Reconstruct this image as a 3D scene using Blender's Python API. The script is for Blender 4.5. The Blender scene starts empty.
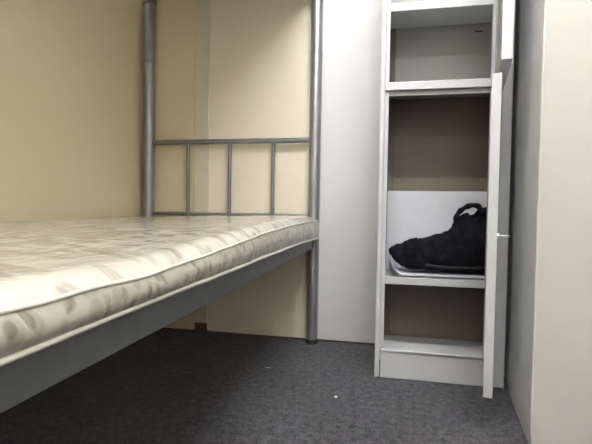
import bpy, bmesh, math, random
from mathutils import Vector, Matrix, noise
random.seed(7)
S = bpy.context.scene
COL = S.collection
PI = math.pi

# ------------------------------------------------------------------ helpers
def link(name, bm, mats, parent=None, smooth=False, loc=(0, 0, 0), rot=(0, 0, 0)):
    bmesh.ops.recalc_face_normals(bm, faces=bm.faces[:])
    me = bpy.data.meshes.new(name)
    bm.to_mesh(me); bm.free()
    if smooth:
        for p in me.polygons: p.use_smooth = True
    o = bpy.data.objects.new(name, me)
    for m in (mats if isinstance(mats, (list, tuple)) else [mats]):
        me.materials.append(m)
    COL.objects.link(o)
    o.location = loc; o.rotation_euler = rot
    if parent: o.parent = parent
    return o

def tag(o, label=None, cat=None, group=None, kind=None):
    if label: o['label'] = label
    if cat: o['category'] = cat
    if group: o['group'] = group
    if kind: o['kind'] = kind
    return o

def thing(name, loc, label, cat, group=None, rz=0):
    o = bpy.data.objects.new(name, None)
    COL.objects.link(o)
    o.empty_display_size = .05
    o.location = loc; o.rotation_euler = (0, 0, rz)
    return tag(o, label, cat, group)

def box(bm, x0, x1, y0, y1, z0, z1, bevel=0, seg=2, mat=0):
    r = bmesh.ops.create_cube(bm, size=1)
    vs = r['verts']
    for v in vs:
        v.co = Vector((x0 + (v.co.x + .5) * (x1 - x0), y0 + (v.co.y + .5) * (y1 - y0), z0 + (v.co.z + .5) * (z1 - z0)))
    fs = set(f for v in vs for f in v.link_faces)
    for f in fs: f.material_index = mat
    if bevel:
        es = list(set(e for v in vs for e in v.link_edges))
        bmesh.ops.bevel(bm, geom=es, offset=bevel, segments=seg, affect='EDGES', profile=.5)
    return vs

def prism(bm, pts, z0, z1):
    """vertical prism on a plan outline"""
    lo = [bm.verts.new((x, y, z0)) for x, y in pts]
    hi = [bm.verts.new((x, y, z1)) for x, y in pts]
    n = len(pts)
    bm.faces.new(lo[::-1]); bm.faces.new(hi)
    for i in range(n):
        bm.faces.new((lo[i], lo[(i + 1) % n], hi[(i + 1) % n], hi[i]))

def tube(bm, path, r, seg=16, closed=False, cap=True, flat=1.0):
    """sweep a circle along a path of points; r is a number or one per point"""
    n = len(path)
    P = [Vector(p) for p in path]
    rr = r if isinstance(r, (list, tuple)) else [r] * n
    t0 = (P[1] - P[0]).normalized()
    ref = Vector((0, 0, 1)) if abs(t0.z) < .9 else Vector((1, 0, 0))
    nrm = (ref - t0 * ref.dot(t0)).normalized()
    rings = []
    for i in range(n):
        if closed: t = (P[(i + 1) % n] - P[i - 1]).normalized()
        elif i == 0: t = t0
        elif i == n - 1: t = (P[-1] - P[-2]).normalized()
        else: t = (P[i + 1] - P[i - 1]).normalized()
        nrm = (nrm - t * nrm.dot(t)).normalized()
        b = t.cross(nrm)
        rings.append([bm.verts.new(P[i] + (nrm * math.cos(2 * PI * k / seg) + b * flat * math.sin(2 * PI * k / seg)) * rr[i]) for k in range(seg)])
    m = n if closed else n - 1
    for i in range(m):
        a, b = rings[i], rings[(i + 1) % n]
        for k in range(seg):
            bm.faces.new((a[k], a[(k + 1) % seg], b[(k + 1) % seg], b[k]))
    if cap and not closed:
        bm.faces.new(rings[0][::-1]); bm.faces.new(rings[-1])

def lathe(bm, cx, cy, prof, seg=24):
    """prof: (radius, z) from bottom to top around a vertical axis"""
    rings = [[bm.verts.new((cx + r * math.cos(2 * PI * k / seg), cy + r * math.sin(2 * PI * k / seg), z)) for k in range(seg)] for r, z in prof]
    for a, b in zip(rings, rings[1:]):
        for k in range(seg):
            bm.faces.new((a[k], a[(k + 1) % seg], b[(k + 1) % seg], b[k]))
    bm.faces.new(rings[0][::-1]); bm.faces.new(rings[-1])

def edge_split(o, ang=35):
    for p in o.data.polygons: p.use_smooth = True
    try:
        o.data.set_sharp_from_angle(angle=math.radians(ang))
    except Exception:
        pass
    return o

# ------------------------------------------------------------------ materials
def mat(name):
    m = bpy.data.materials.new(name); m.use_nodes = True
    nt = m.node_tree
    return m, nt, nt.nodes['Principled BSDF']

def N(nt, t, **kw):
    n = nt.nodes.new(t)
    for k, v in kw.items():
        if k.startswith('in_'): n.inputs[k[3:].replace('_', ' ')].default_value = v
        else: setattr(n, k, v)
    return n

def rgb(c): return (*c, 1)

def painted(name, c, rough=.6, var=.04, nscale=3.0, bump=.02, bscale=90, metal=0, stain=None, coat=0):
    m, nt, b = mat(name)
    tc = N(nt, 'ShaderNodeTexCoord')
    n1 = N(nt, 'ShaderNodeTexNoise', in_Scale=nscale, in_Detail=5.0, in_Roughness=.6)
    nt.links.new(tc.outputs['Object'], n1.inputs['Vector'])
    mx = N(nt, 'ShaderNodeMix', data_type='RGBA')
    mx.inputs['A'].default_value = rgb([x * (1 - var) for x in c]); mx.inputs['B'].default_value = rgb([min(1, x * (1 + var)) for x in c])
    nt.links.new(n1.outputs['Fac'], mx.inputs['Factor'])
    out = mx.outputs['Result']
    if stain:
        sc, th, amt, colr = stain
        n2 = N(nt, 'ShaderNodeTexNoise', in_Scale=sc, in_Detail=8.0, in_Roughness=.7)
        nt.links.new(tc.outputs['Object'], n2.inputs['Vector'])
        rp = N(nt, 'ShaderNodeMapRange'); rp.inputs['From Min'].default_value = th; rp.inputs['From Max'].default_value = th + .1
        rp.inputs['To Max'].default_value = amt
        nt.links.new(n2.outputs['Fac'], rp.inputs['Value'])
        m2 = N(nt, 'ShaderNodeMix', data_type='RGBA'); m2.inputs['B'].default_value = rgb(colr)
        nt.links.new(rp.outputs['Result'], m2.inputs['Factor']); nt.links.new(out, m2.inputs['A'])
        out = m2.outputs['Result']
    nt.links.new(out, b.inputs['Base Color'])
    b.inputs['Roughness'].default_value = rough
    b.inputs['Metallic'].default_value = metal
    b.inputs['Coat Weight'].default_value = coat
    if bump:
        n3 = N(nt, 'ShaderNodeTexNoise', in_Scale=bscale, in_Detail=3.0)
        nt.links.new(tc.outputs['Object'], n3.inputs['Vector'])
        bp = N(nt, 'ShaderNodeBump', in_Strength=bump, in_Distance=.01)
        nt.links.new(n3.outputs['Fac'], bp.inputs['Height']); nt.links.new(bp.outputs['Normal'], b.inputs['Normal'])
    return m

M = {}
M['wall_cream'] = painted('wall_cream', (.80, .695, .49), .55, .03, 1.5, .03, 40)
M['wall_cream_panel'] = painted('wall_cream_panel', (.73, .67, .545), .5, .03, 1.2, .02, 40, stain=(5, .70, .35, (.40, .33, .22)))
M['wall_tan_panel'] = painted('wall_tan_panel', (.64, .55, .38), .5, .03, 1.2, .02, 40)
M['wall_room'] = painted('wall_room', (.84, .82, .77), .6, .02)
M['wall_white_panel'] = painted('wall_white_panel', (.60, .60, .595), .4, .015, 1.2, .015, 30, stain=(9, .72, .25, (.5, .46, .38)))
M['strip_grey'] = painted('strip_grey', (.57, .545, .44), .45, .04, 5, .02, 40, stain=(10, .66, .3, (.36, .33, .26)))
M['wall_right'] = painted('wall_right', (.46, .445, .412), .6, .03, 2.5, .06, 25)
M['wall_nook_lightened'] = painted('wall_nook_lightened', (.80, .80, .78), .55, .03, 2.5, .06, 25)  # neutral white, lightened further to stand in for light on the nook side
M['brown_runner'] = painted('brown_runner', (.10, .055, .035), .7, .1, 8, .05, 60)
M['bead'] = painted('bead', (.54, .53, .51), .5, .03, 8, .15, 60, stain=(14, .62, .4, (.5, .47, .42)))
M['ceiling'] = painted('ceiling', (.84, .83, .80), .8, .02)
M['locker_paint'] = painted('locker_paint', (.50, .505, .508), .42, .025, 4, .015, 60, stain=(18, .74, .5, (.25, .23, .2)))
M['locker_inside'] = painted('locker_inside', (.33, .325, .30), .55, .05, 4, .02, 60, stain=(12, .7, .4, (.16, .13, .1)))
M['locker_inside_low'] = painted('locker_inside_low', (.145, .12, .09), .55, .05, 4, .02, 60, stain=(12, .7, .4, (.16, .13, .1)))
M['lamp_white'] = painted('lamp_white', (.8, .8, .8), .4, .01)
M['dark_rubber'] = painted('dark_rubber', (.02, .02, .02), .6, .1)
M['paper'] = painted('paper', (.56, .575, .615), .55, .04, 18, .3, 25)
M['crumb'] = painted('crumb', (.85, .84, .8), .7, .05)

def steel(name, c, rough, metal=.85):
    m, nt, b = mat(name)
    tc = N(nt, 'ShaderNodeTexCoord')
    mp = N(nt, 'ShaderNodeMapping'); mp.inputs['Scale'].default_value = (1, 1, .35)
    nt.links.new(tc.outputs['Object'], mp.inputs['Vector'])
    n1 = N(nt, 'ShaderNodeTexNoise', in_Scale=9.0, in_Detail=6.0, in_Roughness=.7)
    nt.links.new(mp.outputs['Vector'], n1.inputs['Vector'])
    cr = N(nt, 'ShaderNodeValToRGB')
    cr.color_ramp.elements[0].position = .3; cr.color_ramp.elements[0].color = rgb([x * .8 for x in c])
    cr.color_ramp.elements[1].position = .72; cr.color_ramp.elements[1].color = rgb([min(1, x * 1.15) for x in c])
    nt.links.new(n1.outputs['Fac'], cr.inputs['Fac']); nt.links.new(cr.outputs['Color'], b.inputs['Base Color'])
    mr = N(nt, 'ShaderNodeMapRange'); mr.inputs['To Min'].default_value = rough * .8; mr.inputs['To Max'].default_value = rough * 1.25
    nt.links.new(n1.outputs['Fac'], mr.inputs['Value']); nt.links.new(mr.outputs['Result'], b.inputs['Roughness'])
    b.inputs['Metallic'].default_value = metal
    bp = N(nt, 'ShaderNodeBump', in_Strength=.03, in_Distance=.001)
    nt.links.new(n1.outputs['Fac'], bp.inputs['Height']); nt.links.new(bp.outputs['Normal'], b.inputs['Normal'])
    return m
M['steel_post'] = steel('steel_post', (.36, .36, .375), .40, .8)
M['steel_rail'] = steel('steel_rail', (.135, .14, .145), .45, .5)
M['steel_bar'] = steel('steel_bar', (.25, .25, .25), .38, .7)
M['steel_bright'] = steel('steel_bright', (.7, .7, .7), .3, .9)

def carpet():
    m, nt, b = mat('grey_carpet')
    tc = N(nt, 'ShaderNodeTexCoord')
    n1 = N(nt, 'ShaderNodeTexNoise', in_Scale=190.0, in_Detail=2.0, in_Roughness=.7)
    n2 = N(nt, 'ShaderNodeTexNoise', in_Scale=5.0, in_Detail=4.0, in_Roughness=.6)
    n3 = N(nt, 'ShaderNodeTexNoise', in_Scale=48.0, in_Detail=4.0, in_Roughness=.7)
    for n in (n1, n2, n3): nt.links.new(tc.outputs['Object'], n.inputs['Vector'])
    cr = N(nt, 'ShaderNodeValToRGB')
    cr.color_ramp.elements[0].position = .40; cr.color_ramp.elements[0].color = rgb((.018, .0175, .021))
    cr.color_ramp.elements[1].position = .64; cr.color_ramp.elements[1].color = rgb((.15, .144, .162))
    av = N(nt, 'ShaderNodeMath', operation='ADD'); 
    m1 = N(nt, 'ShaderNodeMath', operation='MULTIPLY'); m1.inputs[1].default_value = .5
    m2 = N(nt, 'ShaderNodeMath', operation='MULTIPLY'); m2.inputs[1].default_value = .5
    nt.links.new(n1.outputs['Fac'], m1.inputs[0]); nt.links.new(n3.outputs['Fac'], m2.inputs[0])
    nt.links.new(m1.outputs[0], av.inputs[0]); nt.links.new(m2.outputs[0], av.inputs[1])
    nt.links.new(av.outputs[0], cr.inputs['Fac'])
    mx = N(nt, 'ShaderNodeMix', data_type='RGBA', blend_type='MULTIPLY'); mx.inputs['Factor'].default_value = .35
    nt.links.new(cr.outputs['Color'], mx.inputs['A']); nt.links.new(n2.outputs['Fac'], mx.inputs['B'])
    nt.links.new(mx.outputs['Result'], b.inputs['Base Color'])
    b.inputs['Roughness'].default_value = .95
    b.inputs['Specular IOR Level'].default_value = .15
    b.inputs['Sheen Weight'].default_value = .15
    bp = N(nt, 'ShaderNodeBump', in_Strength=.7, in_Distance=.004)
    nt.links.new(av.outputs[0], bp.inputs['Height']); nt.links.new(bp.outputs['Normal'], b.inputs['Normal'])
    return m
M['carpet'] = carpet()

def mattress_mat(name, ca, cb, leaf, amt, thr, vs=1.0, vein=.62):
    m, nt, b = mat(name)
    L = nt.links.new
    tc = N(nt, 'ShaderNodeTexCoord')
    wob = N(nt, 'ShaderNodeTexNoise', in_Scale=9.0, in_Detail=3.0)
    L(tc.outputs['Object'], wob.inputs['Vector'])
    sub = N(nt, 'ShaderNodeVectorMath', operation='SUBTRACT'); sub.inputs[1].default_value = (.5, .5, .5)
    L(wob.outputs['Color'], sub.inputs[0])
    scl = N(nt, 'ShaderNodeVectorMath', operation='SCALE'); scl.inputs['Scale'].default_value = .07
    L(sub.outputs[0], scl.inputs[0])
    add = N(nt, 'ShaderNodeVectorMath', operation='ADD'); L(tc.outputs['Object'], add.inputs[0]); L(scl.outputs[0], add.inputs[1])
    masks = []
    for rot, sc in (((.5, .3, .6), 15), ((-.6, .2, -.7), 12)):
        mp = N(nt, 'ShaderNodeMapping'); mp.inputs['Rotation'].default_value = rot; mp.inputs['Scale'].default_value = (1, 2.1, 1.3)
        L(add.outputs[0], mp.inputs['Vector'])
        v = N(nt, 'ShaderNodeTexVoronoi', in_Scale=sc * vs); v.inputs['Randomness'].default_value = .8
        L(mp.outputs['Vector'], v.inputs['Vector'])
        r = N(nt, 'ShaderNodeMapRange'); r.inputs['From Min'].default_value = .44; r.inputs['From Max'].default_value = .30
        L(v.outputs['Distance'], r.inputs['Value'])
        # veins inside each leaf
        w = N(nt, 'ShaderNodeTexWave', in_Scale=28.0, in_Distortion=3.0, in_Detail=2.0)
        L(mp.outputs['Vector'], w.inputs['Vector'])
        w2 = N(nt, 'ShaderNodeMapRange'); w2.inputs['To Min'].default_value = vein; w2.inputs['To Max'].default_value = 1.0
        L(w.outputs['Fac'], w2.inputs['Value'])
        mu = N(nt, 'ShaderNodeMath', operation='MULTIPLY'); L(r.outputs['Result'], mu.inputs[0]); L(w2.outputs['Result'], mu.inputs[1])
        masks.append(mu)
    pat = N(nt, 'ShaderNodeTexNoise', in_Scale=4.5, in_Detail=2.0)
    L(tc.outputs['Object'], pat.inputs['Vector'])
    pr = N(nt, 'ShaderNodeMapRange'); pr.inputs['From Min'].default_value = thr; pr.inputs['From Max'].default_value = thr + .14
    L(pat.outputs['Fac'], pr.inputs['Value'])
    base = N(nt, 'ShaderNodeMix', data_type='RGBA'); base.inputs['A'].default_value = rgb(ca); base.inputs['B'].default_value = rgb(cb)
    L(masks[1].outputs[0], base.inputs['Factor'])
    k = N(nt, 'ShaderNodeMath', operation='MULTIPLY'); L(masks[0].outputs[0], k.inputs[0]); L(pr.outputs['Result'], k.inputs[1])
    k2 = N(nt, 'ShaderNodeMath', operation='MULTIPLY'); L(k.outputs[0], k2.inputs[0]); k2.inputs[1].default_value = amt
    fin = N(nt, 'ShaderNodeMix', data_type='RGBA'); fin.inputs['B'].default_value = rgb(leaf)
    L(k2.outputs[0], fin.inputs['Factor']); L(base.outputs['Result'], fin.inputs['A'])
    L(fin.outputs['Result'], b.inputs['Base Color'])
    b.inputs['Roughness'].default_value = .45
    b.inputs['Coat Weight'].default_value = .9
    b.inputs['Coat Roughness'].default_value = .09
    # crinkled plastic: wrinkles run along the length of the bed
    mp = N(nt, 'ShaderNodeMapping'); mp.inputs['Scale'].default_value = (3.2, 1.0, 3.0); mp.inputs['Rotation'].default_value = (0, 0, .5)
    L(tc.outputs['Object'], mp.inputs['Vector'])
    n1 = N(nt, 'ShaderNodeTexNoise', in_Scale=7.0, in_Detail=5.0, in_Roughness=.55, in_Distortion=.8)
    L(mp.outputs['Vector'], n1.inputs['Vector'])
    bp = N(nt, 'ShaderNodeBump', in_Strength=.7, in_Distance=.007)
    L(n1.outputs['Fac'], bp.inputs['Height'])
    L(bp.outputs['Normal'], b.inputs['Coat Normal'])
    bp2 = N(nt, 'ShaderNodeBump', in_Strength=.25, in_Distance=.004)
    L(n1.outputs['Fac'], bp2.inputs['Height']); L(bp2.outputs['Normal'], b.inputs['Normal'])
    return m
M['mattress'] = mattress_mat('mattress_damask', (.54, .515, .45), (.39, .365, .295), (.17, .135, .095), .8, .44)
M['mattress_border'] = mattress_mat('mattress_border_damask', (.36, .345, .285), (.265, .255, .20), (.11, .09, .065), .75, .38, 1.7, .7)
M['piping'] = painted('piping', (.66, .65, .57), .35, .04, 20, .1, 60, coat=.6)

def bag_mat():
    m, nt, b = mat('black_nylon')
    tc = N(nt, 'ShaderNodeTexCoord')
    n1 = N(nt, 'ShaderNodeTexNoise', in_Scale=34.0, in_Detail=5.0, in_Roughness=.65)
    nt.links.new(tc.outputs['Object'], n1.inputs['Vector'])
    cr = N(nt, 'ShaderNodeValToRGB')
    cr.color_ramp.elements[0].position = .4; cr.color_ramp.elements[0].color = rgb((.0025, .0025, .004))
    cr.color_ramp.elements[1].position = .8; cr.color_ramp.elements[1].color = rgb((.016, .016, .022))
    nt.links.new(n1.outputs['Fac'], cr.inputs['Fac']); nt.links.new(cr.outputs['Color'], b.inputs['Base Color'])
    b.inputs['Roughness'].default_value = .85
    b.inputs['Specular IOR Level'].default_value = .12
    bp = N(nt, 'ShaderNodeBump', in_Strength=.6, in_Distance=.01)
    nt.links.new(n1.outputs['Fac'], bp.inputs['Height']); nt.links.new(bp.outputs['Normal'], b.inputs['Normal'])
    return m
M['nylon'] = bag_mat()
M['nylon_band'] = painted('nylon_band', (.008, .008, .011), .7, .2, 20, .3, 80)

def emis(name, c, s):
    m, nt, b = mat(name)
    b.inputs['Base Color'].default_value = rgb((.8, .8, .8))
    b.inputs['Emission Color'].default_value = rgb(c); b.inputs['Emission Strength'].default_value = s
    return m

# ------------------------------------------------------------------ dimensions
XW = -1.125      # left wall
D = 1.880        # back wall
H = 2.40
XR2, YB = 1.55, -1.45
CX, CY = .3590, 1.15     # outside corner of the right hand wall

def struct(name, bm, m, **kw):
    o = link(name, bm, m, **kw); o['kind'] = 'structure'; return o

bm = bmesh.new(); box(bm, XW - .12, XR2 + .12, YB - .12, D + .12, -.06, 0); struct('floor', bm, M['carpet'])
bm = bmesh.new(); box(bm, XW - .12, XR2 + .12, YB - .12, D + .12, H, H + .06); struct('ceiling', bm, M['ceiling'])
bm = bmesh.new(); box(bm, XW - .12, XW, YB, D + .12, 0, H); struct('wall_left', bm, M['wall_cream'])
bm = bmesh.new(); box(bm, XW - .12, XR2 + .12, YB - .12, YB, 0, H); struct('wall_rear', bm, M['wall_room'])
bm = bmesh.new(); box(bm, XR2, XR2 + .12, YB, CY, 0, H); struct('wall_far_right', bm, M['wall_room'])
# back wall: sheet panels standing on a thin brown runner
XS0, XS1, XJ = -.862, -.794, -.305
bm = bmesh.new(); box(bm, XW, 1.0, D + .004, D + .12, 0, H); o = struct('wall_back', bm, M['brown_runner'])
def panel(x0, x1, m, z0=.008, y=D):
    bm = bmesh.new(); box(bm, x0, x1, y, D + .02, z0, H, .001, 1)
    p = link('wall_panel', bm, m, parent=o); return p
panel(XW, XS0 + .004, M['wall_tan_panel'])
panel(XS1 - .002, XJ, M['wall_cream_panel'])
panel(XJ + .001, .42, M['wall_white_panel'])
bm = bmesh.new(); box(bm, XS0, XS1, D - .006, D + .01, .045, H, .0015, 1); struct('trim_1', bm, M['strip_grey'])

# right hand wall: a nook side (deep) and a face turned to the room, meeting in an outside corner
bm = bmesh.new()
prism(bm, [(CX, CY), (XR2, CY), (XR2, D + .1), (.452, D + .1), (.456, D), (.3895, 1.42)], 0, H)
bm.faces.ensure_lookup_table()
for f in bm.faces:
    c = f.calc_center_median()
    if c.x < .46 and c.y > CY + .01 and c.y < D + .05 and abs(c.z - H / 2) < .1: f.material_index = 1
struct('wall_right', bm, [M['wall_right'], M['wall_nook_lightened']])
bm = bmesh.new()
tube(bm, [(CX + .001, CY + .001, .002 + .05 * i) for i in range(52)], [.0030 + .0006 * noise.noise(Vector((0, 3, i * .9))) for i in range(52)], 10)
struct('trim_2', bm, M['bead'], smooth=True)

# ------------------------------------------------------------------ ceiling lamp (a fluorescent batten across the room) and an added fill lamp
glow = emis('tube_glow', (.975, .985, 1.0), 50.0)
glow_fill = emis('tube_glow_fill', (.975, .985, 1.0), 16.0)
def batten(x, y, gl, label):
    lamp = thing('ceiling_light', (x, y, H), label, 'ceiling light', 'batten lights on the ceiling')
    bm = bmesh.new(); box(bm, -.54, .54, -.04, .04, -.05, 0, .006); link('housing', bm, M['lamp_white'], lamp)
    bm = bmesh.new(); tube(bm, [(-.50, 0, -.075), (.50, 0, -.075)], .019, 16)
    link('tube', bm, gl, lamp, smooth=True)
    for s in (-1, 1):
        bm = bmesh.new(); box(bm, s * .515 - .012, s * .515 + .012, -.018, .018, -.098, -.045, .004); link('lamp_holder', bm, M['lamp_white'], lamp)
batten(.15, .50, glow, 'brighter fluorescent batten light on the ceiling nearer the locker')
batten(.05, -.95, glow_fill, 'added dimmer fill light on the ceiling nearer the rear wall')  # fill lamp added to raise the ambient light and reach the nook

# ------------------------------------------------------------------ bunk bed
BX0, BX1 = -1.076, -.3015     # post centres across
BY0, BY1 = -.08, 1.852        # post centres along
bcx, bcy = (BX0 + BX1) / 2, (BY0 + BY1) / 2
bed = thing('bunk_bed', (bcx, bcy, 0), 'grey steel bunk bed with barred end frame standing along cream wall', 'bunk bed')
def bl(x, y, z): return (x - bcx, y - bcy, z)
R = .0248
for (px, py) in ((BX0, BY1), (BX1, BY1), (BX0, BY0), (BX1, BY0)):
    bm = bmesh.new()
    lathe(bm, 0, 0, [(R, .004), (R, .4), (R, .9), (R, 1.229), (R, 1.2318), (R + .0018, 1.2328), (R + .0018, 1.2362), (R, 1.2372), (R, 1.24), (R, 1.45), (R, 1.74), (R * .8, 1.748), (.004, 1.75)], 32)
    leg = edge_split(link('post', bm, M['steel_post'], bed, loc=(px - bcx, py - bcy, 0)), 28)
    bm = bmesh.new(); lathe(bm, 0, 0, [(R + .002, 0), (R + .0025, .004), (R + .0015, .016), (R + .0005, .018)], 24)
    link('foot_cap', bm, M['dark_rubber'], leg)
def side_rail(x, z0, z1, name='side_rail'):
    s = 1 if x > bcx else -1
    bm = bmesh.new()
    # angle section: upright flange outside, ledge inside
    xo = x + s * .004
    xi = xo - s * .004
    a, b_ = sorted((xo, xi))
    box(bm, a - bcx, b_ - bcx, BY0 + R - bcy, BY1 - R - bcy, z0, z1, .0012, 2)
    a, b_ = sorted((xi, xi - s * .035))
    box(bm, a - bcx, b_ - bcx, BY0 + R - bcy, BY1 - R - bcy, z0, z0 + .004, .0008, 1)
    r = link(name, bm, M['steel_rail'], bed)
    for yy, d in ((BY0 + R + .0, 1), (BY1 - R, -1)):
        bm = bmesh.new()
        y0, y1 = sorted((yy - d * .012, yy + d * .03))
        a, b_ = sorted((xo + s * .0005, xo + s * .004))
        box(bm, a - bcx, b_ - bcx, y0 - bcy, y1 - bcy, z0 + .004, z1 - .004, .001, 1)
        link('bracket', bm, M['steel_rail'], r)
    return r
ZR0, ZR1 = .412, .4535
side_rail(BX1, ZR0, ZR1); side_rail(BX0, ZR0, ZR1)
side_rail(BX1, 1.515, 1.565); side_rail(BX0, 1.515, 1.565)
def bar(x0, y0, z0, x1, y1, z1, r, name, m, seg=16):
    bm = bmesh.new(); tube(bm, [bl(x0, y0, z0), bl(x1, y1, z1)], r, seg)
    return edge_split(link(name, bm, M[m], bed), 50)
for yy in (BY1, BY0):
    bar(BX0 + R * .8, yy, .870, BX1 - R * .8, yy, .870, .0115, 'end_rail', 'steel_bar')
    bar(BX0 + R * .8, yy, .545, BX1 - R * .8, yy, .545, .0080, 'end_rail', 'steel_bar')
    for bx in (-.881, -.6825, -.484):
        bar(bx, yy, .536, bx, yy, .862, .0080, 'end_bar', 'steel_bar')
    bm = bmesh.new(); box(bm, BX0 + R - bcx, BX1 - R - bcx, yy - .012 - bcy, yy + .012 - bcy, ZR0, ZR1 - .012, .002)
    link('end_crossbar', bm, M['steel_rail'], bed)
    bm = bmesh.new(); box(bm, BX0 + R - bcx, BX1 - R - bcx, yy - .012 - bcy, yy + .012 - bcy, 1.5215, 1.567, .002)
    link('end_crossbar', bm, M['steel_rail'], bed)
    bar(BX0 + R * .8, yy, 1.72, BX1 - R * .8, yy, 1.72, .0115, 'end_rail', 'steel_bar')
# clamps where the upper deck meets the posts
for (px, py) in ((BX0, BY1), (BX1, BY0), (BX0, BY0)):
    bm = bmesh.new(); lathe(bm, px - bcx, py - bcy, [(R + .001, 1.494), (R + .006, 1.497), (R + .006, 1.575), (R + .001, 1.578)], 24)
    edge_split(link('post_clamp', bm, M['steel_bar'], bed), 40)
for z in (.4165, 1.5195):
    for i in range(9):
        y = BY0 + .12 + i * (BY1 - BY0 - .24) / 8
        bm = bmesh.new(); box(bm, BX0 + .008 - bcx, BX1 - .008 - bcx, y - .015 - bcy, y + .015 - bcy, z, z + .014, .0015, 1)
        link('deck_slat', bm, M['steel_rail'], bed)
    bm = bmesh.new(); box(bm, BX0 + .012 - bcx, BX1 - .006 - bcx, BY0 + .012 - bcy, BY1 - .012 - bcy, z + .0145, z + .0245, .001, 1)
    link('deck_board', bm, painted('deck_board_%d' % int(z * 10), (.30, .24, .16), .7, .1), bed)

# ------------------------------------------------------------------ mattress
def lerp_tab(t, tab):
    if t <= tab[0][0]: return tab[0][1]
    for (a, va), (b, vb) in zip(tab, tab[1:]):
        if t <= b:
            k = (t - a) / (b - a); k = k * k * (3 - 2 * k) if False else k
            return va + (vb - va) * k
    return tab[-1][1]
MX0, MX1, MY0, MY1 = -1.106, -.292, -.04, 1.822
mcx, mcy = (MX0 + MX1) / 2, (MY0 + MY1) / 2
MZ = .4545
hx, hy = (MX1 - MX0) / 2, (MY1 - MY0) / 2
EDGE = [(-.1, .520), (.28, .516), (.5, .511), (.8, .524), (1.15, .538), (1.6, .549), (1.9, .543)]
def sq(u, v, Rc=.055):
    """map rectangle point to one with rounded corners"""
    ax, ay = abs(u), abs(v)
    cxr, cyr = hx - Rc, hy - Rc
    if ax > cxr and ay > cyr:
        dx, dy = ax - cxr, ay - cyr
        m = max(dx, dy); l = math.hypot(dx, dy)
        if l > 1e-9:
            ax, ay = cxr + dx * m / l, cyr + dy * m / l
    return math.copysign(ax, u), math.copysign(ay, v)
def wob(u, v):
    return .0035 * noise.noise(Vector((u * 3, v * 5, 1.3))) + .0015 * noise.noise(Vector((u * 9, v * 17, 4.1)))
def top_z(u, v):
    X, Y = mcx + u, mcy + v
    ef = lerp_tab(Y, EDGE)
    ew = lerp_tab(Y, [(0, .515), (1.1, .524), (1.85, .533)])
    t = (u + hx) / (2 * hx)
    z = ew + (ef - ew) * t ** 1.3
    d = min(hx - abs(u), hy - abs(v))
    z += .006 * (1 - math.exp(-d / .10))
    z += .0035 * noise.noise(Vector((u * 5, v * 2.4, 0))) + .0016 * noise.noise(Vector((u * 22 + v * 6, v * 9, 7)))
    e = max(0, 1 - d / .030)
    z -= .017 * e * e
    return z - MZ
bm = bmesh.new()
nx, ny = 96, 200
def grid_t(i, n):   # denser rows towards the edges
    t = i / n
    return t + .06 * math.sin(4 * PI * t) * -.5 * 1.0
G = []
for i in range(nx + 1):
    row = []
    for j in range(ny + 1):
        u0 = -hx + 2 * hx * grid_t(i, nx); v0 = -hy + 2 * hy * grid_t(j, ny)
        u, v = sq(u0, v0)
        k = max(abs(u0) / hx, abs(v0) / hy) ** 10
        w = wob(u, v) * k
        if u0 > 0: u += .017 * (abs(u0) / hx) ** 10 * max(0, min(1, (mcy + v0 - 1.35) / .4)) ** 1.5
        row.append(bm.verts.new((u + math.copysign(w, u) * (abs(u) / hx), v + math.copysign(w, v) * (abs(v) / hy) ** 4, top_z(u0, v0))))
    G.append(row)
for i in range(nx):
    for j in range(ny):
        bm.faces.new((G[i][j], G[i + 1][j], G[i + 1][j + 1], G[i][j + 1]))
per = [G[i][0] for i in range(nx)] + [G[nx][j] for j in range(ny)] + [G[i][ny] for i in range(nx, 0, -1)] + [G[0][j] for j in range(ny, 0, -1)]
perim = [v.co.copy() for v in per]
def outn(i):
    a, b = perim[(i + 1) % len(perim)], perim[i - 1]
    t = (a - b); t.z = 0; t.normalize()
    return Vector((t.y, -t.x, 0))
prev = per
NS = 8
lowring = None
for s in range(1, NS + 1):
    f = s / NS
    cur = []
    for i, p in enumerate(perim):
        o_ = outn(i)
        puff = .011 * math.sin(PI * f) + .003 * math.sin(PI * f) * noise.noise(Vector((p.x * 14, p.y * 14, f * 2)))
        z = p.z * (1 - f)
        q = p + o_ * (puff + (.004 if f > .99 else 0)); q.z = z
        cur.append(bm.verts.new(q))
    for i in range(len(per)):
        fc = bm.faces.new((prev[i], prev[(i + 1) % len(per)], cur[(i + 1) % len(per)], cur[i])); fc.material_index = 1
    prev = cur
bm.faces.new(prev)
low = [v.co.copy() for v in prev]
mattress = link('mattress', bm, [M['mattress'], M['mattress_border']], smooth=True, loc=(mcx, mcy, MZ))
tag(mattress, 'thin cream mattress with leaf pattern, wrapped in clear plastic on the lower bunk', 'mattress')
bm = bmesh.new(); tube(bm, [p + outn(i) * .002 + Vector((0, 0, -.001)) for i, p in enumerate(perim)], .0026, 8, closed=True)
link('piping', bm, M['piping'], mattress, smooth=True)
bm = bmesh.new(); tube(bm, [p + Vector((0, 0, .0045 + .0015 * noise.noise(Vector((p.x * 6, p.y * 6, 2))))) for p in low], .0036, 8, closed=True)
link('piping', bm, M['piping'], mattress, smooth=True)

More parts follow.
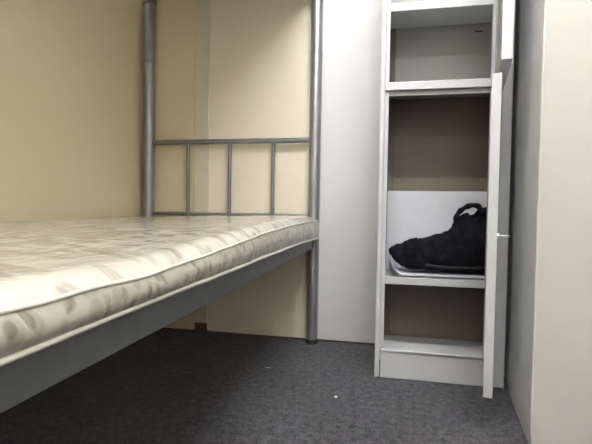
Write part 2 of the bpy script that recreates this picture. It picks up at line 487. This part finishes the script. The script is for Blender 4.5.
# ------------------------------------------------------------------ locker
LX0, LX1, LYF, LYB = -.0287, .386, 1.514, 1.874
LIB = 1.722   # face of the inner back
LH = 1.80
lk = thing('locker', ((LX0 + LX1) / 2 + .0025, (LYF + LYB) / 2, 0), 'tall light grey metal locker with its two doors standing open', 'locker')
lcx, lcy = (LX0 + LX1) / 2, (LYF + LYB) / 2
def lbox(name, x0, x1, y0, y1, z0, z1, m, bev=.001, parent=None):
    bm = bmesh.new(); box(bm, x0 - lcx, x1 - lcx, y0 - lcy, y1 - lcy, z0, z1, bev, 2)
    return link(name, bm, M[m], parent or lk)
IX0, IX1 = -.0, .3805
# body: sides, back, top as one folded sheet shell
bm = bmesh.new()
for a in ((LX0, LX0 + .003, LYF + .002, LYB, .0, LH), (LX1 - .003, LX1, LYF + .002, LYB, .0, LH),
          (LX0 + .003, LX1 - .003, LYB - .003, LYB, .0, LH), (LX0 + .003, LX1 - .003, LYF + .002, LYB - .003, LH - .003, LH)):
    box(bm, a[0] - lcx, a[1] - lcx, a[2] - lcy, a[3] - lcy, a[4], a[5])
link('body', bm, M['locker_paint'], lk)
# inner liner in darker colours, browner in the lower part (side cheeks and back)
bm = bmesh.new()
for a in ((IX0 - .004, IX0 - .001, LYF + .02, LIB, .09, LH - .01), (IX1 + .001, IX1 + .004, LYF + .02, LIB, .09, LH - .01),
          (IX0 - .001, IX1 + .001, LIB, LIB + .004, .09, LH - .01)):
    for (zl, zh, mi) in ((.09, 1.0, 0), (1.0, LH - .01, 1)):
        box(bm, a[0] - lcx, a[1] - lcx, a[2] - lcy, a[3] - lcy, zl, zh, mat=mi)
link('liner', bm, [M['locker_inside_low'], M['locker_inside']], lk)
bm = bmesh.new(); box(bm, -lcx, .0215 - lcx, LIB - .010 - lcy, LIB - .0005 - lcy, .0945, 1.262, .002, 1)
link('corner_channel', bm, M['locker_inside_low'], lk)
# frame stiles with rounded outer corners, stepped rebate inside
for (a, b_, c, d_) in ((LX0, -.0125, -.0125, .0), (.3505, LX1, .322, .3505)):
    bm = bmesh.new()
    box(bm, a - lcx, b_ - lcx, LYF - lcy, LYF + .022 - lcy, 0.004, LH, .004, 3)
    box(bm, c - lcx, d_ - lcx, LYF + .010 - lcy, LYF + .022 - lcy, .06, LH - .01, .001, 1)
    link('stile', bm, M['locker_paint'], lk)
# plinth, floor lip
lbox('plinth', -.0098, .3478, LYF + .006, LYF + .014, .002, .0925, 'locker_paint', .0015)
def shelf(z0, z1, lip, m='locker_paint', yf=LYF + .006, flange=False):
    bm = bmesh.new()
    box(bm, IX0 - lcx, .322 - lcx, yf - lcy, yf + .010 - lcy, z0, z1, .002, 2)
    box(bm, IX0 - lcx, IX1 - lcx, yf + .010 - lcy, LIB - .001 - lcy, z1 - .004, z1 - .001)
    return link('shelf', bm, M[m], lk)
lbox('floor_lip', -.0108, .3488, LYF + .001, LYF + .016, .0935, .1015, 'locker_paint', .0035)
lbox('bottom_panel', IX0 - .001, IX1, LYF + .016, LIB - .001, .088, .094, 'locker_paint', .001)
shelf(.3255, .3505, 1)
# cross rail between the two door openings, white return under it
bm = bmesh.new()
box(bm, -.0125 - lcx, .3505 - lcx, LYF - lcy, LYF + .012 - lcy, .979, 1.0065, .002, 2)
box(bm, IX0 - lcx, IX1 - lcx, LYF + .012 - lcy, LIB - .001 - lcy, .998, 1.002)
link('cross_rail', bm, M['locker_paint'], lk)
bm = bmesh.new()
box(bm, IX0 - lcx, .322 - lcx, LYF + .011 - lcy, LYF + .020 - lcy, .962, .978, .001, 1)
link('door_stop', bm, M['locker_inside'], lk)
shelf(1.241, 1.268, 1, yf=LYF + .004)
lbox('top_rail', -.0125, .3505, LYF + .001, LYF + .013, LH - .05, LH - .003, 'locker_paint', .002)
# small bolt heads and slots
def rivet(x, y, z, r=.004, m='steel_bright', parent=None, axis='y'):
    bm = bmesh.new(); tube(bm, [(x - lcx, y - lcy, z), (x - lcx, y - .003 - lcy, z)], r, 12); link('rivet', bm, M[m], parent or lk)
rivet(.062, LYF + .004, 1.256, .004)
rivet(-.0125 + .004, LYF + .002, .112, .0035)
lbox('slot', .302, .330, LIB - .0012, LIB + .002, 1.2335, 1.2375, 'dark_rubber', .0004)

def door(hx_, hy_, ang, z0, z1, L, T=.0225):
    """folded sheet door; hinge line at local origin, panel runs along -x when shut (ang=0)"""
    bm = bmesh.new()
    # outer skin with return flanges all round: a tray whose hollow faces inwards (+y)
    box(bm, -L, 0, 0, .0015, z0, z1, .0004, 1)
    box(bm, -L, -L + .0015, 0.0015, T, z0, z1)
    box(bm, -.0015, 0, 0.0015, T, z0, z1)
    box(bm, -L + .0015, -.0015, .0015, T, z0, z0 + .0015)
    box(bm, -L + .0015, -.0015, .0015, T, z1 - .0015, z1)
    # inner lips
    box(bm, -L + .0015, -L + .055, T - .0015, T, z0 + .0015, z1 - .0015)
    box(bm, -.055, -.0015, T - .0015, T, z0 + .0015, z1 - .0015)
    box(bm, -L + .055, -.055, T - .0015, T, z0 + .0015, z0 + .06)
    box(bm, -L + .055, -.055, T - .0015, T, z1 - .06, z1 - .0015)
    d = link('door', bm, M['locker_paint'], lk, loc=(hx_ - lcx, hy_ - lcy, 0), rot=(0, 0, ang))
    # hinge knuckles
    for zz in (z0 + .1, z1 - .1):
        bm = bmesh.new(); tube(bm, [(0.003, .018, zz - .03), (.003, .018, zz + .03)], .0035, 12)
        link('hinge', bm, M['locker_paint'], d, smooth=True)
    return d
# lower door, nearly edge-on to the viewer
LD = door(.352, 1.500, math.atan2(.30, .0735), .094, .931, .308)
bm = bmesh.new(); tube(bm, [(-.215, 0, .512), (-.215, -.026, .512)], .0028, 12)
box(bm, -.221, -.209, -.029, -.026, .5085, .5155, .001, 1)
link('lock_cam', bm, M['steel_bright'], LD)
bm = bmesh.new(); lathe(bm, 0, 0, [(.009, 0), (.009, .003), (.006, .004)], 16)
bmesh.ops.rotate(bm, verts=bm.verts[:], cent=(0, 0, 0), matrix=Matrix.Rotation(PI / 2, 3, 'X'))
bmesh.ops.translate(bm, verts=bm.verts[:], vec=(-.215, 0, .512))
link('lock', bm, M['steel_bright'], LD)
UD = door(.354, 1.500, math.atan2(.30, .0515), .965, 1.76, .304, .0265)
bm = bmesh.new(); tube(bm, [(-.262, 0, 1.30), (-.262, -.016, 1.30)], .006, 12)
link('lock', bm, M['steel_bright'], UD)

# ------------------------------------------------------------------ papers and bag in the locker
def sheet(name, x0, x1, y0, y1, z, curl, seed, label, rz=0):
    bm = bmesh.new(); n, mm = 34, 22
    g = []
    for i in range(n + 1):
        r_ = []
        for j in range(mm + 1):
            u, v = i / n, j / mm
            x = x0 + (x1 - x0) * u; y = y0 + (y1 - y0) * v
            zz = z + .0014 * (1 + noise.noise(Vector((x * 18, y * 12, seed))))
            c = max(0, (.14 - u) / .14)
            zz += curl * c ** 1.7
            x += .35 * curl * c ** 2
            f = max(0, (.12 - v) / .12)
            zz += .001 * f * (1 + noise.noise(Vector((x * 25, 0, seed + 3))))
            r_.append(bm.verts.new((x, y, zz)))
        g.append(r_)
    for i in range(n):
        for j in range(mm):
            bm.faces.new((g[i][j], g[i + 1][j], g[i + 1][j + 1], g[i][j + 1]))
    cx_, cy_ = (x0 + x1) / 2, (y0 + y1) / 2
    bmesh.ops.translate(bm, verts=bm.verts[:], vec=(-cx_, -cy_, -z))
    o = link(name, bm, M['paper'], smooth=True, loc=(cx_, cy_, z), rot=(0, 0, rz))
    md = o.modifiers.new('thick', 'SOLIDIFY'); md.thickness = .0006; md.offset = 1
    tag(o, label, 'paper')
    return o
sheet('paper_sheet', .004, .340, 1.523, 1.712, .3512, .050, 1.0, 'lowest white paper sheet lining the locker shelf, left end curling up')
sheet('paper_sheet', .012, .338, 1.5225, 1.70, .3560, .036, 5.0, 'upper white paper sheet lying directly beneath the black bag')

bm = bmesh.new(); box(bm, -.164, .1985, -.0012, .0012, 0, .300, .0008, 1)
o = link('board', bm, M['paper'], loc=(.169, LIB - .0125, .3505), rot=(0, 0, 0))
tag(o, 'white board standing upright against the locker back behind the black bag', 'board')

# bag: slumped body, sections across X with the silhouette's height
bagx, bagy, bagz = .18, 1.624, .3665
bag = thing('bag', (bagx, bagy, bagz), 'black fabric bag slumped on the locker shelf with its handle up', 'bag')
TOP = [(.014, .438), (.03, .447), (.06, .461), (.09, .470), (.12, .478), (.15, .486), (.18, .496), (.21, .506), (.228, .527), (.245, .560), (.27, .568), (.285, .560), (.300, .567), (.322, .594), (.334, .594), (.345, .565)]
BOT = [(.014, .424), (.03, .400), (.06, .376), (.08, .369), (.345, .369)]
HD = [(.014, .012), (.04, .033), (.09, .055), (.2, .064), (.32, .064), (.335, .058), (.345, .04)]
bm = bmesh.new()
n, mm = 72, 56
rings = []
for i in range(n + 1):
    x = .014 + (.345 - .014) * (i / n)
    zt, zb_, hd = lerp_tab(x, TOP), lerp_tab(x, BOT), lerp_tab(x, HD)
    cz, hz = (zt + zb_) / 2, (zt - zb_) / 2
    ring = []
    for k in range(mm):
        a = 2 * PI * k / mm
        ca, sa = math.cos(a), math.sin(a)
        e = .75 if sa < 0 else 1.05   # flat belly, rounder top
        dy = math.copysign(abs(ca) ** e, ca) * hd
        dz = math.copysign(abs(sa) ** (.6 if sa < 0 else .9), sa) * hz
        if sa > 0: dy *= (1 - .35 * sa)
        p = Vector((x, bagy - .0 + dy, cz + dz))
        f = .011 * noise.noise(Vector((p.x * 34, p.y * 18, p.z * 30))) + .009 * abs(noise.noise(Vector((p.x * 60 + p.z * 25, p.y * 30, p.z * 50))))
        nrm = Vector((0, ca, sa))
        p += nrm * f * (0.3 if sa < -.3 else 1)
        p.z = max(p.z, .3680)
        ring.append(bm.verts.new(((p.x - .014) * 1.02 + .014 - bagx, p.y - bagy, p.z - bagz)))
    rings.append(ring)
for a, b_ in zip(rings, rings[1:]):
    for k in range(mm):
        bm.faces.new((a[k], a[(k + 1) % mm], b_[(k + 1) % mm], b_[k]))
bm.faces.new(rings[0][::-1]); bm.faces.new(rings[-1])
link('body', bm, M['nylon'], bag, smooth=True)
# carry handle: a flat webbing loop
hp = [(.236, .500), (.234, .535), (.238, .560), (.248, .577), (.264, .590), (.284, .598), (.304, .596), (.316, .580), (.319, .562), (.315, .545), (.312, .520)]
sm = []
def cr(p0, p1, p2, p3, t):
    return tuple(.5 * ((2 * p1[q]) + (-p0[q] + p2[q]) * t + (2 * p0[q] - 5 * p1[q] + 4 * p2[q] - p3[q]) * t * t + (-p0[q] + 3 * p1[q] - 3 * p2[q] + p3[q]) * t ** 3) for q in (0, 1))
for i in range(len(hp) - 1):
    p0, p1, p2, p3 = hp[max(0, i - 1)], hp[i], hp[i + 1], hp[min(len(hp) - 1, i + 2)]
    for s in range(5): sm.append(cr(p0, p1, p2, p3, s / 5))
sm.append(hp[-1])
bm = bmesh.new()
tube(bm, [(x + .005 - bagx, 1.600 + .01 * math.sin(i * .12) - bagy, z - bagz) for i, (x, z) in enumerate(sm)], [.0088 + .0014 * math.sin(i * .9) for i in range(len(sm))], 12, flat=1.5)
link('handle', bm, M['nylon'], bag, smooth=True)
# seam band along the base
bm = bmesh.new()
pts = [(.14, 1.566, .392), (.17, 1.562, .388), (.21, 1.559, .386), (.26, 1.558, .386), (.31, 1.559, .387), (.338, 1.565, .389)]
tube(bm, [(a - bagx, b_ - bagy, c - bagz) for a, b_, c in pts], .004, 8)
link('seam_band', bm, M['nylon_band'], bag, smooth=True)

# ------------------------------------------------------------------ crumbs on the carpet
def crumb(x, y, sx, sy, sz, rz, label):
    bm = bmesh.new(); bmesh.ops.create_icosphere(bm, subdivisions=2, radius=1)
    for v in bm.verts:
        v.co *= 1 + .35 * noise.noise(v.co * 1.7 + Vector((x * 9, y * 5, 0)))
        v.co.x *= sx; v.co.y *= sy; v.co.z = (v.co.z + .9) * sz
    o = link('crumb', bm, M['crumb'], loc=(x, y, 0.0005), rot=(0, 0, rz))
    tag(o, label, 'crumb')
crumb(-.137, 1.323, .0046, .005, .0034, .5, 'tiny white crumb lying on the open grey carpet before the locker')
crumb(-.405, 1.516, .010, .0012, .0008, -.1, 'thin pale sliver of litter on the carpet beside the bed, near its shadow')

# ------------------------------------------------------------------ camera
f_px, yaw, pitch, roll = 437.96, math.radians(11.551), math.radians(-1.8368), math.radians(.8943)
fwd = Vector((-math.sin(yaw) * math.cos(pitch), math.cos(yaw) * math.cos(pitch), math.sin(pitch)))
right = Vector((math.cos(yaw), math.sin(yaw), 0)); up = right.cross(fwd)
r2 = right * math.cos(roll) + up * math.sin(roll); u2 = up * math.cos(roll) - right * math.sin(roll)
cam = bpy.data.cameras.new('camera'); co = bpy.data.objects.new('camera', cam); COL.objects.link(co)
cam.sensor_width = 36; cam.lens = 36 * f_px / 592; cam.clip_start = .02
mw = Matrix((r2, u2, -fwd)).transposed().to_4x4(); mw.translation = Vector((0, 0, .58))
co.matrix_world = mw
S.camera = co

w = bpy.data.worlds.new('world'); S.world = w; w.use_nodes = True
w.node_tree.nodes['Background'].inputs['Color'].default_value = (.9, .95, 1, 1)
w.node_tree.nodes['Background'].inputs['Strength'].default_value = .02
S.view_settings.view_transform = 'Standard'; S.view_settings.look = 'None'
S.view_settings.exposure = 2.50; S.view_settings.gamma = 1.0; S.view_settings.use_curve_mapping = False
